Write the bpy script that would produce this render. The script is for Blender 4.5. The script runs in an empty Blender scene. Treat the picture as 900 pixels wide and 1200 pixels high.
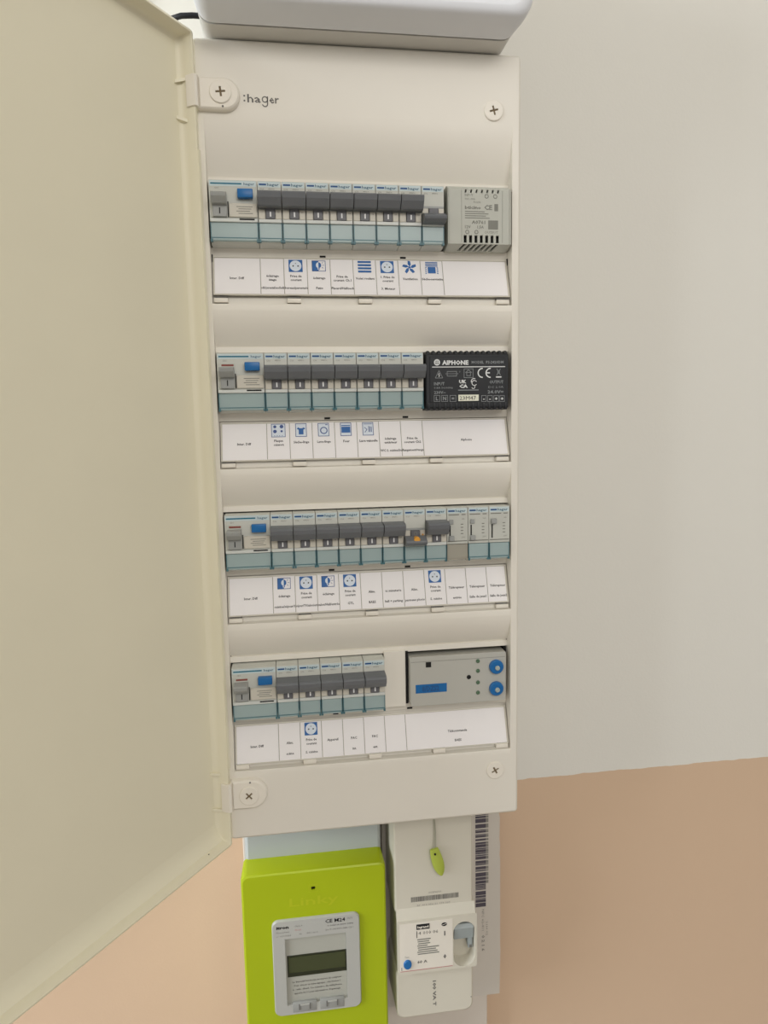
import bpy, bmesh, math, random
from mathutils import Vector, Matrix
random.seed(7)

# ------------------------------------------------------------------ camera, light, exposure
# All shapes are drawn in millimetres as (x to the right, z up, h out of the wall towards the
# room); the origin is the centre of the board's front face, 1.55 m above the floor.
ZC = 1.55
scene = bpy.context.scene
COL = scene.collection

def W(x, z, h):
    return Vector((x / 1000.0, -h / 1000.0, ZC + z / 1000.0))

cam_d = bpy.data.cameras.new('camera')
cam = bpy.data.objects.new('camera', cam_d)
COL.objects.link(cam)
cam_d.sensor_fit = 'VERTICAL'
cam_d.sensor_height = 36.0
cam_d.lens = 800.0 / 1200.0 * 36.0
cam_d.clip_start = 0.01
_R = ((0.9904, -0.01894, 0.13692), (0.03499, 0.99266, -0.11577), (-0.13372, 0.11945, 0.98379))
_ax = [Vector((r[0], -r[2], r[1])).normalized() for r in _R]
_m = Matrix((_ax[0], _ax[1], _ax[2])).transposed().to_4x4()
_m.translation = W(-64.27, 25.75, 547.85)
cam.matrix_world = _m
scene.camera = cam

world = bpy.data.worlds.new('room_light')
scene.world = world
world.use_nodes = True
_bg = world.node_tree.nodes['Background']
_bg.inputs['Color'].default_value = (1.0, 0.975, 0.945, 1)
_bg.inputs['Strength'].default_value = 0.44

def area_light(name, loc, target, size, size_y, power, color):
    d = bpy.data.lights.new(name, 'AREA')
    d.shape = 'RECTANGLE'
    d.size, d.size_y, d.energy, d.color = size, size_y, power, color
    o = bpy.data.objects.new(name, d)
    COL.objects.link(o)
    o.location = loc
    o.rotation_euler = (Vector(target) - Vector(loc)).to_track_quat('-Z', 'Y').to_euler()
    return o

area_light('window_light', (-2.3, -0.75, 1.95), (0.0, 0.05, 1.45), 1.3, 1.3, 58.0, (0.90, 0.95, 1.0))
area_light('ceiling_light', (0.35, -1.7, 2.52), (0.2, 0.0, 1.5), 1.2, 0.8, 22.0, (1.0, 0.965, 0.92))

scene.view_settings.view_transform = 'Standard'
scene.view_settings.look = 'None'
scene.view_settings.gamma = 1.0
scene.view_settings.use_curve_mapping = False
scene.view_settings.exposure = -0.1

# ------------------------------------------------------------------ materials
def lin(c):
    return tuple(((v / 255.0) / 12.92 if v / 255.0 <= 0.04045 else ((v / 255.0 + 0.055) / 1.055) ** 2.4) for v in c) + (1.0,)

def plastic(name, rgb, rough=0.45, var=0.03, bump=0.06, scale=900.0, spec=0.4, metal=0.0):
    m = bpy.data.materials.new(name)
    m.use_nodes = True
    nt = m.node_tree
    b = nt.nodes['Principled BSDF']
    b.inputs['Roughness'].default_value = rough
    b.inputs['Specular IOR Level'].default_value = spec
    b.inputs['Metallic'].default_value = metal
    tc = nt.nodes.new('ShaderNodeTexCoord')
    n = nt.nodes.new('ShaderNodeTexNoise')
    n.inputs['Scale'].default_value = 14.0
    n.inputs['Detail'].default_value = 5.0
    nt.links.new(tc.outputs['Object'], n.inputs['Vector'])
    mx = nt.nodes.new('ShaderNodeMix')
    mx.data_type = 'RGBA'
    c = lin(rgb)
    mx.inputs['A'].default_value = tuple(v * (1 - var) for v in c[:3]) + (1,)
    mx.inputs['B'].default_value = tuple(min(1, v * (1 + var)) for v in c[:3]) + (1,)
    nt.links.new(n.outputs['Fac'], mx.inputs['Factor'])
    nt.links.new(mx.outputs['Result'], b.inputs['Base Color'])
    if bump:
        n2 = nt.nodes.new('ShaderNodeTexNoise')
        n2.inputs['Scale'].default_value = scale
        nt.links.new(tc.outputs['Object'], n2.inputs['Vector'])
        bp = nt.nodes.new('ShaderNodeBump')
        bp.inputs['Strength'].default_value = bump
        bp.inputs['Distance'].default_value = 0.0004
        nt.links.new(n2.outputs['Fac'], bp.inputs['Height'])
        nt.links.new(bp.outputs['Normal'], b.inputs['Normal'])
    return m

M = {
    'cover': plastic('cover_plastic', (231, 226, 215), 0.42),
    'door': plastic('door_plastic', (231, 225, 201), 0.45, bump=0.1),
    'hinge': plastic('hinge_plastic', (235, 229, 217), 0.4),
    'recess': plastic('screw_recess', (120, 104, 78), 0.7, bump=0),
    'dark': plastic('dark_gap', (26, 25, 24), 0.8, bump=0),
    'steel': plastic('rail_steel', (150, 150, 150), 0.35, metal=1.0, bump=0),
    'body': plastic('breaker_body', (196, 197, 189), 0.45),
    'ridge': plastic('flap_ridge', (212, 215, 211), 0.4),
    'window': plastic('breaker_window', (208, 203, 190), 0.45),
    'lever': plastic('breaker_lever', (108, 111, 115), 0.42),
    'lever_pale': plastic('switch_lever', (158, 160, 158), 0.42),
    'stem': plastic('lever_stem', (104, 104, 108), 0.45),
    'white_print': plastic('white_print', (238, 238, 238), 0.6, bump=0),
    'black_print': plastic('black_print', (30, 30, 32), 0.7, bump=0),
    'print_and_shade': plastic('grey_print_and_shade', (110, 108, 104), 0.7, bump=0),  # grey print; also the painted shade lines over the label clips
    'label_print': plastic('label_text_print', (70, 66, 66), 0.7, bump=0),
    'band': plastic('pale_blue_band', (200, 214, 216), 0.5, bump=0),
    'teal_print': plastic('teal_print', (34, 112, 138), 0.5, bump=0),
    'navy_print': plastic('navy_print', (38, 84, 138), 0.5, bump=0),
    'brand_print': plastic('slate_print', (92, 122, 140), 0.5, bump=0),
    'blue': plastic('blue_plastic', (26, 104, 168), 0.35, bump=0),
    'red': plastic('red_flag', (140, 76, 68), 0.5, bump=0),
    'orange': plastic('orange_button', (224, 160, 62), 0.4, bump=0),
    'paper': plastic('label_paper', (243, 240, 240), 0.55, var=0.012, bump=0.02),
    'icon_blue': plastic('icon_blue', (50, 104, 170), 0.55, bump=0),
    'icon_pale': plastic('icon_pale', (222, 230, 240), 0.55, bump=0),
    'icon_navy': plastic('icon_navy', (70, 92, 150), 0.55, bump=0),
    'grey_case': plastic('grey_case', (186, 187, 177), 0.5),
    'grey_text': plastic('case_text', (128, 128, 120), 0.6, bump=0),
    'black_case': plastic('black_case', (30, 32, 36), 0.42),
    'pale_text': plastic('pale_text', (226, 228, 228), 0.6, bump=0),
    'dim_text': plastic('dim_text', (142, 146, 148), 0.6, bump=0),
    'sticker': plastic('sticker', (232, 232, 214), 0.6, bump=0),
    'remote': plastic('remote_grey', (186, 185, 177), 0.5),
    'led': plastic('led_green', (86, 112, 88), 0.3, bump=0),
    'knob_tip': plastic('knob_tip', (170, 178, 172), 0.4, bump=0),
    'box_white': plastic('router_white', (224, 226, 230), 0.38, bump=0.04),
    'box_base': plastic('router_base', (206, 204, 198), 0.45),
    'cable': plastic('black_cable', (22, 24, 30), 0.5, bump=0),
    'green': plastic('green_plastic', (164, 180, 10), 0.4, var=0.02),
    'green_text': plastic('green_emboss', (176, 186, 26), 0.45, bump=0),
    'meter_grey': plastic('meter_grey', (174, 179, 179), 0.45),
    'meter_plate': plastic('meter_plate', (176, 176, 170), 0.4),
    'meter_inset': plastic('meter_inset', (170, 170, 160), 0.45),
    'meter_button': plastic('meter_button', (150, 151, 147), 0.4),
    'agcp': plastic('main_breaker_white', (208, 203, 188), 0.42),
    'agcp_label': plastic('main_breaker_label', (226, 220, 208), 0.5, bump=0),
    'agcp_lever': plastic('main_breaker_lever', (152, 160, 160), 0.4),
    'base': plastic('base_grey', (206, 199, 189), 0.5),
    'board': plastic('board_white', (214, 205, 194), 0.5),
    'bar': plastic('barcode_dark', (84, 78, 88), 0.6, bump=0),
    'bar_soft': plastic('barcode_soft', (140, 136, 130), 0.6, bump=0),
    'pink_line': plastic('pink_line', (190, 130, 128), 0.6, bump=0),
    'seal': plastic('seal_green', (172, 186, 74), 0.45),
    'wire': plastic('seal_wire', (170, 168, 150), 0.4, bump=0),
    'ceiling': plastic('ceiling_paint', (232, 230, 224), 0.9, bump=0.1, scale=300),
    'floor': plastic('floor_tile', (170, 160, 148), 0.6, var=0.08, bump=0.05, scale=200),
}

def glassy(name, rgb, opacity, rough):
    m = bpy.data.materials.new(name)
    m.use_nodes = True
    nt = m.node_tree
    b = nt.nodes['Principled BSDF']
    b.inputs['Roughness'].default_value = rough
    tr = nt.nodes.new('ShaderNodeBsdfTransparent')
    tr.inputs['Color'].default_value = lin(tuple(min(255, v + 30) for v in rgb))
    n = nt.nodes.new('ShaderNodeTexNoise')
    n.inputs['Scale'].default_value = 60
    mr = nt.nodes.new('ShaderNodeMapRange')
    mr.inputs['To Min'].default_value = opacity - 0.03
    mr.inputs['To Max'].default_value = opacity + 0.03
    b.inputs['Base Color'].default_value = lin(rgb)
    mx = nt.nodes.new('ShaderNodeMixShader')
    nt.links.new(n.outputs['Fac'], mr.inputs['Value'])
    nt.links.new(mr.outputs['Result'], mx.inputs['Fac'])
    nt.links.new(tr.outputs['BSDF'], mx.inputs[1])
    nt.links.new(b.outputs['BSDF'], mx.inputs[2])
    nt.links.new(mx.outputs['Shader'], nt.nodes['Material Output'].inputs['Surface'])
    return m

M['flap'] = glassy('teal_flap', (190, 208, 209), 0.6, 0.22)
M['flap_edge'] = glassy('teal_flap_edge', (96, 142, 152), 0.6, 0.3)
M['flap_clear'] = glassy('clear_flap', (196, 192, 180), 0.55, 0.3)
M['lcd'] = plastic('lcd_screen', (62, 68, 40), 0.16, bump=0, spec=0.5)
M['lcd_dark'] = plastic('lcd_frame', (40, 44, 26), 0.3, bump=0)

def wall_material():
    m = bpy.data.materials.new('two_tone_wall_paint')
    m.use_nodes = True
    nt = m.node_tree
    L = nt.links.new
    b = nt.nodes['Principled BSDF']
    b.inputs['Roughness'].default_value = 0.75
    b.inputs['Specular IOR Level'].default_value = 0.25
    tc = nt.nodes.new('ShaderNodeTexCoord')
    sep = nt.nodes.new('ShaderNodeSeparateXYZ')
    L(tc.outputs['Object'], sep.inputs['Vector'])
    wob = nt.nodes.new('ShaderNodeTexNoise')
    wob.inputs['Scale'].default_value = 45
    L(tc.outputs['Object'], wob.inputs['Vector'])
    mad = nt.nodes.new('ShaderNodeMath')
    mad.operation = 'MULTIPLY_ADD'
    mad.inputs[1].default_value = 0.004
    L(wob.outputs['Fac'], mad.inputs[0])
    L(sep.outputs['Z'], mad.inputs[2])
    gt = nt.nodes.new('ShaderNodeMath')
    gt.operation = 'GREATER_THAN'
    gt.inputs[1].default_value = PAINT_Z + 0.002
    L(mad.outputs['Value'], gt.inputs[0])
    mx = nt.nodes.new('ShaderNodeMix')
    mx.data_type = 'RGBA'
    mx.inputs['A'].default_value = lin((217, 189, 161))
    mx.inputs['B'].default_value = lin((231, 229, 221))
    L(gt.outputs['Value'], mx.inputs['Factor'])
    L(mx.outputs['Result'], b.inputs['Base Color'])
    n2 = nt.nodes.new('ShaderNodeTexNoise')
    n2.inputs['Scale'].default_value = 420
    n2.inputs['Detail'].default_value = 4
    L(tc.outputs['Object'], n2.inputs['Vector'])
    bp = nt.nodes.new('ShaderNodeBump')
    bp.inputs['Strength'].default_value = 0.12
    bp.inputs['Distance'].default_value = 0.001
    L(n2.outputs['Fac'], bp.inputs['Height'])
    L(bp.outputs['Normal'], b.inputs['Normal'])
    return m

PAINT_Z = ZC - 0.3495
M['wall'] = wall_material()

# ------------------------------------------------------------------ mesh helpers (mm in, metres out)
def rrect(x0, x1, z0, z1, r=0.0, seg=4, inset=0.0):
    x0, x1, z0, z1 = x0 + inset, x1 - inset, z0 + inset, z1 - inset
    r = max(0.01, min(r, (x1 - x0) / 2 - 0.001, (z1 - z0) / 2 - 0.001))
    pts = []
    for cx, cz, a0 in ((x1 - r, z1 - r, 0), (x0 + r, z1 - r, 90), (x0 + r, z0 + r, 180), (x1 - r, z0 + r, 270)):
        for i in range(seg + 1):
            a = math.radians(a0 + 90.0 * i / seg)
            pts.append((cx + r * math.cos(a), cz + r * math.sin(a)))
    return pts

def circle(cx, cz, r, n=24, rz=None):
    return [(cx + r * math.cos(2 * math.pi * i / n), cz + (rz or r) * math.sin(2 * math.pi * i / n)) for i in range(n)]

def flat(h):
    return lambda x, z, d=0.0: (x, z, h + d)

_fonts = {}
def glyphs(s, bold=0.0):
    key = (s, bold)
    if key not in _fonts:
        c = bpy.data.curves.new('text', 'FONT')
        c.body = s
        c.resolution_u = 1
        c.offset = bold
        o = bpy.data.objects.new('text', c)
        COL.objects.link(o)
        dg = bpy.context.evaluated_depsgraph_get()
        me = bpy.data.meshes.new_from_object(o.evaluated_get(dg))
        vs = [(v.co.x, v.co.y) for v in me.vertices]
        fs = [tuple(p.vertices) for p in me.polygons]
        bpy.data.objects.remove(o)
        bpy.data.curves.remove(c)
        bpy.data.meshes.remove(me)
        _fonts[key] = (vs, fs)
    return _fonts[key]

class MB:
    """collects shapes in mm (x, z, h) and links them as one mesh object"""
    def __init__(s):
        s.v, s.f, s.m, s.sm, s.mats = [], [], [], [], []
    def mi(s, mat):
        if mat not in s.mats:
            s.mats.append(mat)
        return s.mats.index(mat)
    def add(s, vs, fs, mat, smooth=False):
        o = len(s.v)
        s.v += [tuple(p) for p in vs]
        k = s.mi(mat)
        for f in fs:
            s.f.append([i + o for i in f])
            s.m.append(k)
            s.sm.append(smooth)
        return s
    def quad(s, pts, mat):
        return s.add(pts, [range(len(pts))], mat)
    def box(s, x0, x1, z0, z1, h0, h1, mat, bev=0.0, seg=2):
        if bev <= 0:
            vs = [(x, z, h) for h in (h0, h1) for z in (z0, z1) for x in (x0, x1)]
            return s.add(vs, [(0, 2, 3, 1), (4, 5, 7, 6), (0, 1, 5, 4), (2, 6, 7, 3), (0, 4, 6, 2), (1, 3, 7, 5)], mat)
        bm = bmesh.new()
        bmesh.ops.create_cube(bm, size=1)
        for v in bm.verts:
            v.co = Vector(((x0 + x1) / 2 + v.co.x * (x1 - x0), (z0 + z1) / 2 + v.co.y * (z1 - z0), (h0 + h1) / 2 + v.co.z * (h1 - h0)))
        bmesh.ops.bevel(bm, geom=bm.edges[:], offset=bev, segments=seg, profile=0.5, affect='EDGES')
        s.bm(bm, mat, True)
        return s
    def bm(s, bm, mat, smooth=False):
        bm.verts.index_update()
        s.add([tuple(v.co) for v in bm.verts], [[v.index for v in f.verts] for f in bm.faces], mat, smooth)
        bm.free()
    def prism_x(s, prof, x0, x1, mat):
        """profile [(z, h)] swept along x"""
        n = len(prof)
        vs = [(x0, z, h) for z, h in prof] + [(x1, z, h) for z, h in prof]
        fs = [(i, (i + 1) % n, n + (i + 1) % n, n + i) for i in range(n)] + [tuple(range(n)), tuple(range(2 * n - 1, n - 1, -1))]
        return s.add(vs, fs, mat)
    def prism_z(s, prof, z0, z1, mat, smooth=False):
        """profile [(x, h)] swept along z"""
        n = len(prof)
        vs = [(x, z0, h) for x, h in prof] + [(x, z1, h) for x, h in prof]
        s.add(vs, [(i, (i + 1) % n, n + (i + 1) % n, n + i) for i in range(n)], mat, smooth)
        return s.add(vs, [tuple(range(n)), tuple(range(2 * n - 1, n - 1, -1))], mat)
    def loft(s, loops, mat, cap0=True, cap1=True, fn=None, smooth=True):
        """loops [(points2d, depth)] joined one to the next"""
        n = len(loops[0][0])
        vs = []
        for pts, d in loops:
            for x, z in pts:
                vs.append(fn(x, z, d) if fn else (x, z, d))
        fs = []
        for k in range(len(loops) - 1):
            for i in range(n):
                j = (i + 1) % n
                fs.append((k * n + i, k * n + j, (k + 1) * n + j, (k + 1) * n + i))
        s.add(vs, fs, mat, smooth)
        if cap0:
            s.add(vs[:n], [tuple(range(n))[::-1]], mat)
        if cap1:
            s.add(vs[-n:], [tuple(range(n))], mat)
        return s
    def plate(s, outer, h0, h1, mat, holes=(), fn=None, floor=None):
        """flat plate with real holes; floor = (depth, material) closes each hole below"""
        fn = fn or (lambda x, z, d: (x, z, d))
        bm = bmesh.new()
        es = []
        for lp in [outer] + list(holes):
            vv = [bm.verts.new((x, z, 0)) for x, z in lp]
            es += [bm.edges.new((vv[i], vv[(i + 1) % len(vv)])) for i in range(len(vv))]
        bmesh.ops.triangle_fill(bm, use_beauty=True, use_dissolve=False, edges=es, normal=(0, 0, 1))
        bm.verts.index_update()
        vs = [fn(v.co.x, v.co.y, h1) for v in bm.verts]
        s.add(vs, [[v.index for v in f.verts] for f in bm.faces], mat)
        bm.free()
        for lp in [outer] + list(holes):
            s.loft([(lp, h0), (lp, h1)], mat, False, False, fn, smooth=False)
        if floor:
            for lp in holes:
                s.quad([fn(x, z, floor[0]) for x, z in lp], floor[1])
        return s
    def disc(s, cx, cz, r, h0, h1, mat, n=24, bev=0.0, rz=None):
        if bev:
            return s.loft([(circle(cx, cz, r, n, rz), h0), (circle(cx, cz, r, n, rz), h1 - bev), (circle(cx, cz, r - bev, n, (rz or r) - bev), h1)], mat)
        return s.loft([(circle(cx, cz, r, n, rz), h0), (circle(cx, cz, r, n, rz), h1)], mat, smooth=False)
    def ring(s, cx, cz, r0, r1, h, mat, n=24, fn=None):
        fn = fn or flat(h)
        vs = [fn(x, z) for x, z in circle(cx, cz, r0, n)] + [fn(x, z) for x, z in circle(cx, cz, r1, n)]
        return s.add(vs, [(i, (i + 1) % n, n + (i + 1) % n, n + i) for i in range(n)], mat)
    def poly(s, pts, mat, fn):
        return s.add([fn(x, z) for x, z in pts], [tuple(range(len(pts)))], mat)
    def rect(s, x0, x1, z0, z1, mat, fn):
        return s.poly([(x0, z0), (x1, z0), (x1, z1), (x0, z1)], mat, fn)
    def frame(s, x0, x1, z0, z1, w, mat, fn):
        s.rect(x0, x1, z0, z0 + w, mat, fn)
        s.rect(x0, x1, z1 - w, z1, mat, fn)
        s.rect(x0, x0 + w, z0 + w, z1 - w, mat, fn)
        return s.rect(x1 - w, x1, z0 + w, z1 - w, mat, fn)
    def line(s, x0, z0, x1, z1, w, mat, fn):
        dx, dz = x1 - x0, z1 - z0
        L = math.hypot(dx, dz)
        px, pz = -dz / L * w / 2, dx / L * w / 2
        return s.poly([(x0 + px, z0 + pz), (x1 + px, z1 + pz), (x1 - px, z1 - pz), (x0 - px, z0 - pz)], mat, fn)
    def text(s, t, x, z, size, mat, fn, width=None, align='c', bold=0.0, rot=0.0):
        """t centred on (x, z); size = letter body height; width squeezes or stretches"""
        vs, fs = glyphs(t, bold)
        if not vs:
            return s
        a, b = min(v[0] for v in vs), max(v[0] for v in vs)
        k = (width / (b - a) if width else size)
        ox = {'c': (a + b) / 2, 'l': a, 'r': b}[align]
        ca, sa = math.cos(rot), math.sin(rot)
        out = []
        for vx, vy in vs:
            px, pz = (vx - ox) * k, (vy - 0.33) * size
            out.append(fn(x + px * ca - pz * sa, z + px * sa + pz * ca))
        return s.add(out, fs, mat)
    def tube(s, pts, r, mat, n=8):
        P = [Vector(p) for p in pts]
        rings = []
        for i, p in enumerate(P):
            t = (P[min(i + 1, len(P) - 1)] - P[max(i - 1, 0)]).normalized()
            a = t.cross(Vector((0.13, 0.97, 0.21))).normalized()
            b = t.cross(a)
            rings.append([p + (a * math.cos(2 * math.pi * k / n) + b * math.sin(2 * math.pi * k / n)) * r for k in range(n)])
        vs = [tuple(v) for rg in rings for v in rg]
        fs = [(i * n + k, i * n + (k + 1) % n, (i + 1) * n + (k + 1) % n, (i + 1) * n + k) for i in range(len(P) - 1) for k in range(n)]
        fs += [tuple(range(n)), tuple(range((len(P) - 1) * n, len(P) * n))]
        return s.add(vs, fs, mat, True)
    def build(s, name, parent=None, org=None):
        """org (x, z, h) in mm is where the object sits; children take their parent's org"""
        org = org or (tuple(parent['org']) if parent is not None else (0, 0, 0))
        me = bpy.data.meshes.new(name)
        me.from_pydata([((x - org[0]) / 1000.0, -(h - org[2]) / 1000.0, (z - org[1]) / 1000.0) for x, z, h in s.v], [], [list(f) for f in s.f])
        for mt in s.mats:
            me.materials.append(M[mt])
        me.polygons.foreach_set('material_index', s.m)
        me.polygons.foreach_set('use_smooth', s.sm)
        bm = bmesh.new()
        bm.from_mesh(me)
        bmesh.ops.recalc_face_normals(bm, faces=[f for f in bm.faces])
        bm.to_mesh(me)
        bm.free()
        me.update()
        if any(s.sm):
            try:
                me.set_sharp_from_angle(angle=math.radians(38))
            except Exception:
                pass
        o = bpy.data.objects.new(name, me)
        COL.objects.link(o)
        if parent is not None:
            o.parent = parent
        else:
            o.location = W(*org)
        o['org'] = org
        return o

def thing(name, label, cat, org, group=None):
    o = bpy.data.objects.new(name, None)
    COL.objects.link(o)
    o.empty_display_size = 0.02
    o.location = W(*org)
    o['org'] = org
    return tag(o, label, cat, group)

def tag(o, label, cat, group=None):
    o['label'], o['category'] = label, cat
    if group:
        o['group'] = group
    return o

def dup(root, label, org, group=None):
    r = root.copy()
    COL.objects.link(r)
    r.location = W(*org)
    r['label'] = label
    if group:
        r['group'] = group
    for ch in list(root.children):
        c = ch.copy()
        COL.objects.link(c)
        c.parent = r
        for g in list(ch.children):
            d = g.copy()
            COL.objects.link(d)
            d.parent = c
    return r

# ------------------------------------------------------------------ the setting
WALL_H = -120.0
def structure(name, x0, x1, z0, z1, h0, h1, mat):
    o = MB().box(x0, x1, z0, z1, h0, h1, mat).build(name)
    o['kind'] = 'structure'
    return o
# object origin at world height zero, so that the paint line is measured from the floor
def wall():
    mb = MB().box(-2600, 2600, -1550, 1050, WALL_H - 100, WALL_H, 'wall')
    o = mb.build('wall_back', org=(0, -1550, 0))
    o['kind'] = 'structure'
wall()
structure('floor', -2600, 2600, -1600, -1550, WALL_H, 3200, 'floor')
structure('ceiling', -2600, 2600, 1050, 1100, WALL_H, 3200, 'ceiling')

# ------------------------------------------------------------------ distribution board
MP = 17.91                      # one module
X0 = -117.4                     # left end of every row
NOSE = 5.0                      # how far the device fronts stand out
ROWS = [213.8, 87.3, -38.1, -163.1]     # top of the breakers, row by row
def mx(k):
    return X0 + k * MP
def cmx(k):                     # the same grid on the card strips, which reach both side walls
    return -117.9 + k * 18.076
HX = 124.7
HZ = 312.5
board = thing('distribution_board', 'tall cream electrical panel with four breaker rows and its door swung open', 'electrical panel', (0, -HZ, WALL_H))

# cover: sculpted front, one skin swept across the width between the side strips
cv = MB()
IL, IR = -118.6, 117.6
def strip(prof, x0=IL, x1=IR, mat='cover', smooth=False):
    n = len(prof)
    vs = [(x0, z, h) for z, h in prof] + [(x1, z, h) for z, h in prof]
    cv.add(vs, [(i, i + 1, n + i + 1, n + i) for i in range(n - 1)], mat, smooth)
    # the little walls that close the sides of the hollow
    for x in (x0, x1):
        for i in range(n - 1):
            (za, ha), (zb, hb) = prof[i], prof[i + 1]
            if ha < -0.05 or hb < -0.05:
                cv.quad([(x, za, ha), (x, zb, hb), (x, zb, 0), (x, za, 0)], mat)
def scoop(ztop, b):
    """from flat face at ztop curving in to the lip above the row whose top is b"""
    out = []
    z1 = b + 5.3
    for i in range(13):
        t = i / 12.0
        out.append((ztop + (z1 - ztop) * t, -11.0 * t ** 1.7))
    return out
LIP = [(5.3, -11.0), (5.0, -9.4), (0.6, -8.8), (0.5, -34.0)]
for i, b in enumerate(ROWS):
    top = b + 48 if i == 0 else ROWS[i - 1] - 95
    strip(scoop(top, b), smooth=True)
    strip([(b + z, h) for z, h in LIP])
    strip([(b - 45.9, -34.0), (b - 46.0, -12.4), (b - 52.6, -13.2), (b - 53.2, -15.5), (b - 83.8, -7.0),
           (b - 84.2, -6.5), (b - 89.2, -5.6), (b - 90.0, -0.4), (b - 91, 0), (b - 95, 0)])
    # side walls of the window itself
    for x in (IL, IR):
        cv.quad([(x, b + 0.6, 0), (x, b - 46, 0), (x, b - 46, -60), (x, b + 0.6, -60)], 'cover')
strip([(HZ - 2, 0), (ROWS[0] + 48, 0)])
strip([(ROWS[3] - 95, 0), (-HZ + 2, 0)])
for x0, x1 in ((-HX + 2, IL), (IR, HX - 2)):
    cv.quad([(x0, HZ - 2, 0), (x1, HZ - 2, 0), (x1, -HZ + 2, 0), (x0, -HZ + 2, 0)], 'cover')
cv.loft([(rrect(-HX, HX, -HZ, HZ, 3), -60), (rrect(-HX, HX, -HZ, HZ, 3), -2.0), (rrect(-HX, HX, -HZ, HZ, 3, inset=0.6), -0.6),
         (rrect(-HX, HX, -HZ, HZ, 0.2, inset=2.0), 0)], 'cover', False, False)
# clip notches under each row, and dark slots in the side walls of the first and last rows
for i, b in enumerate(ROWS):
    for x in (-33.1, 31.2):
        cv.box(x - 2.3, x + 2.3, b - 52.1, b - 50.6, -13.6, -12.6, 'dark')
for z in (159.9, -157.6):
    cv.box(-119.4, -117.9, z - 2.6, z + 2.6, -13.5, -10.5, 'dark')
    cv.box(116.9, 118.4, z - 2.6, z + 2.6, -13.5, -10.5, 'dark')
fl_ = flat(0.12)
cv.text('ha', -81.4, 271.9, 8.2, 'print_and_shade', fl_, width=9.8, bold=0.012)
for z in (270.2, 273.6):
    cv.rect(-89.0, -87.8, z - 0.6, z + 0.6, 'print_and_shade', fl_)
cv.ring(-73.4, 271.6, 1.55, 2.3, 0, 'print_and_shade', 20, fl_)
cv.rect(-71.9, -71.1, 268.4, 273.9, 'print_and_shade', fl_)
A_ = [math.radians(-165 + 16.5 * i) for i in range(11)]
cv.add([fl_(-73.4 + r * math.cos(a), 268.6 + r * math.sin(a)) for r in (1.55, 2.3) for a in A_], [(i, i + 1, 12 + i, 11 + i) for i in range(10)], 'print_and_shade')
cv.text('er', -66.6, 271.9, 8.2, 'print_and_shade', fl_, width=7.2, bold=0.012)
cv.build('cover', board)

bx = MB()
bx.loft([(rrect(-HX + 1, HX - 1, -HZ + 1, HZ - 1, 3), WALL_H), (rrect(-HX + 1, HX - 1, -HZ + 1, HZ - 1, 3), -60.2)], 'cover', True, False)
bx.loft([(rrect(-HX + 3, HX - 3, -HZ + 3, HZ - 3, 3), -60.2), (rrect(-HX + 3, HX - 3, -HZ + 3, HZ - 3, 3), WALL_H + 2)], 'cover', False, True)
bx.build('back_box', board)
for b in ROWS:
    r = MB().box(-116, 116, b - 40, b - 5, -76, -74, 'steel')
    for x in (-100, 100):
        r.box(x - 6, x + 6, b - 30, b - 15, WALL_H + 2, -76, 'steel')
    r.build('din_rail', board)
# blanking module in the bottom row, cream as the cover
b4 = ROWS[3]
fl = MB().loft([(rrect(8.6, 27.0, b4 - 47.0, b4 + 2.6, 0.6), -60), (rrect(8.6, 27.0, b4 - 47.0, b4 + 2.6, 0.6), -7.0), (rrect(8.6, 27.0, b4 - 47.0, b4 + 2.6, 0.6, inset=0.5), -6.4)], 'cover')
for k in (-0.9, 0.9):
    fl.box(17.8 + k - 0.2, 17.8 + k + 0.2, b4 - 44, b4, -6.5, -6.2, 'cover')
fl.build('blanking_strip', board)['label'] = 'ribbed cream blanking strip filling the gap'

# cross-head screws
def cross_loop(cx, cz, a, w, rot=0.0):
    pts = [(w, w), (w, a), (-w, a), (-w, w), (-a, w), (-a, -w), (-w, -w), (-w, -a), (w, -a), (w, -w), (a, -w), (a, w)]
    c, s_ = math.cos(rot), math.sin(rot)
    return [(cx + x * c - z * s_, cz + x * s_ + z * c) for x, z in pts]
def screw(cx, cz, r, h0, h1, rot, parent, name='screw'):
    mb = MB()
    mb.plate(circle(cx, cz, r - 0.5, 28), h1 - 1.6, h1, 'hinge', [cross_loop(cx, cz, 3.5, 0.75, rot)], floor=(h1 - 0.95, 'recess'))
    mb.loft([(circle(cx, cz, r, 28), h0), (circle(cx, cz, r, 28), h1 - 0.4), (circle(cx, cz, r - 0.5, 28), h1)], 'hinge', False, False)
    return mb.build(name, parent)
for cx, cz, rot in ((102.3, 270.8, 0.25), (103.7, -271.1, 0.5)):
    mb = MB()
    mb.ring(cx, cz, 8.3, 7.9, 0.1, 'print_and_shade', 32)
    o = screw(cx, cz, 7.7, 0.0, 1.4, rot, board, 'cover_screw')

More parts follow.
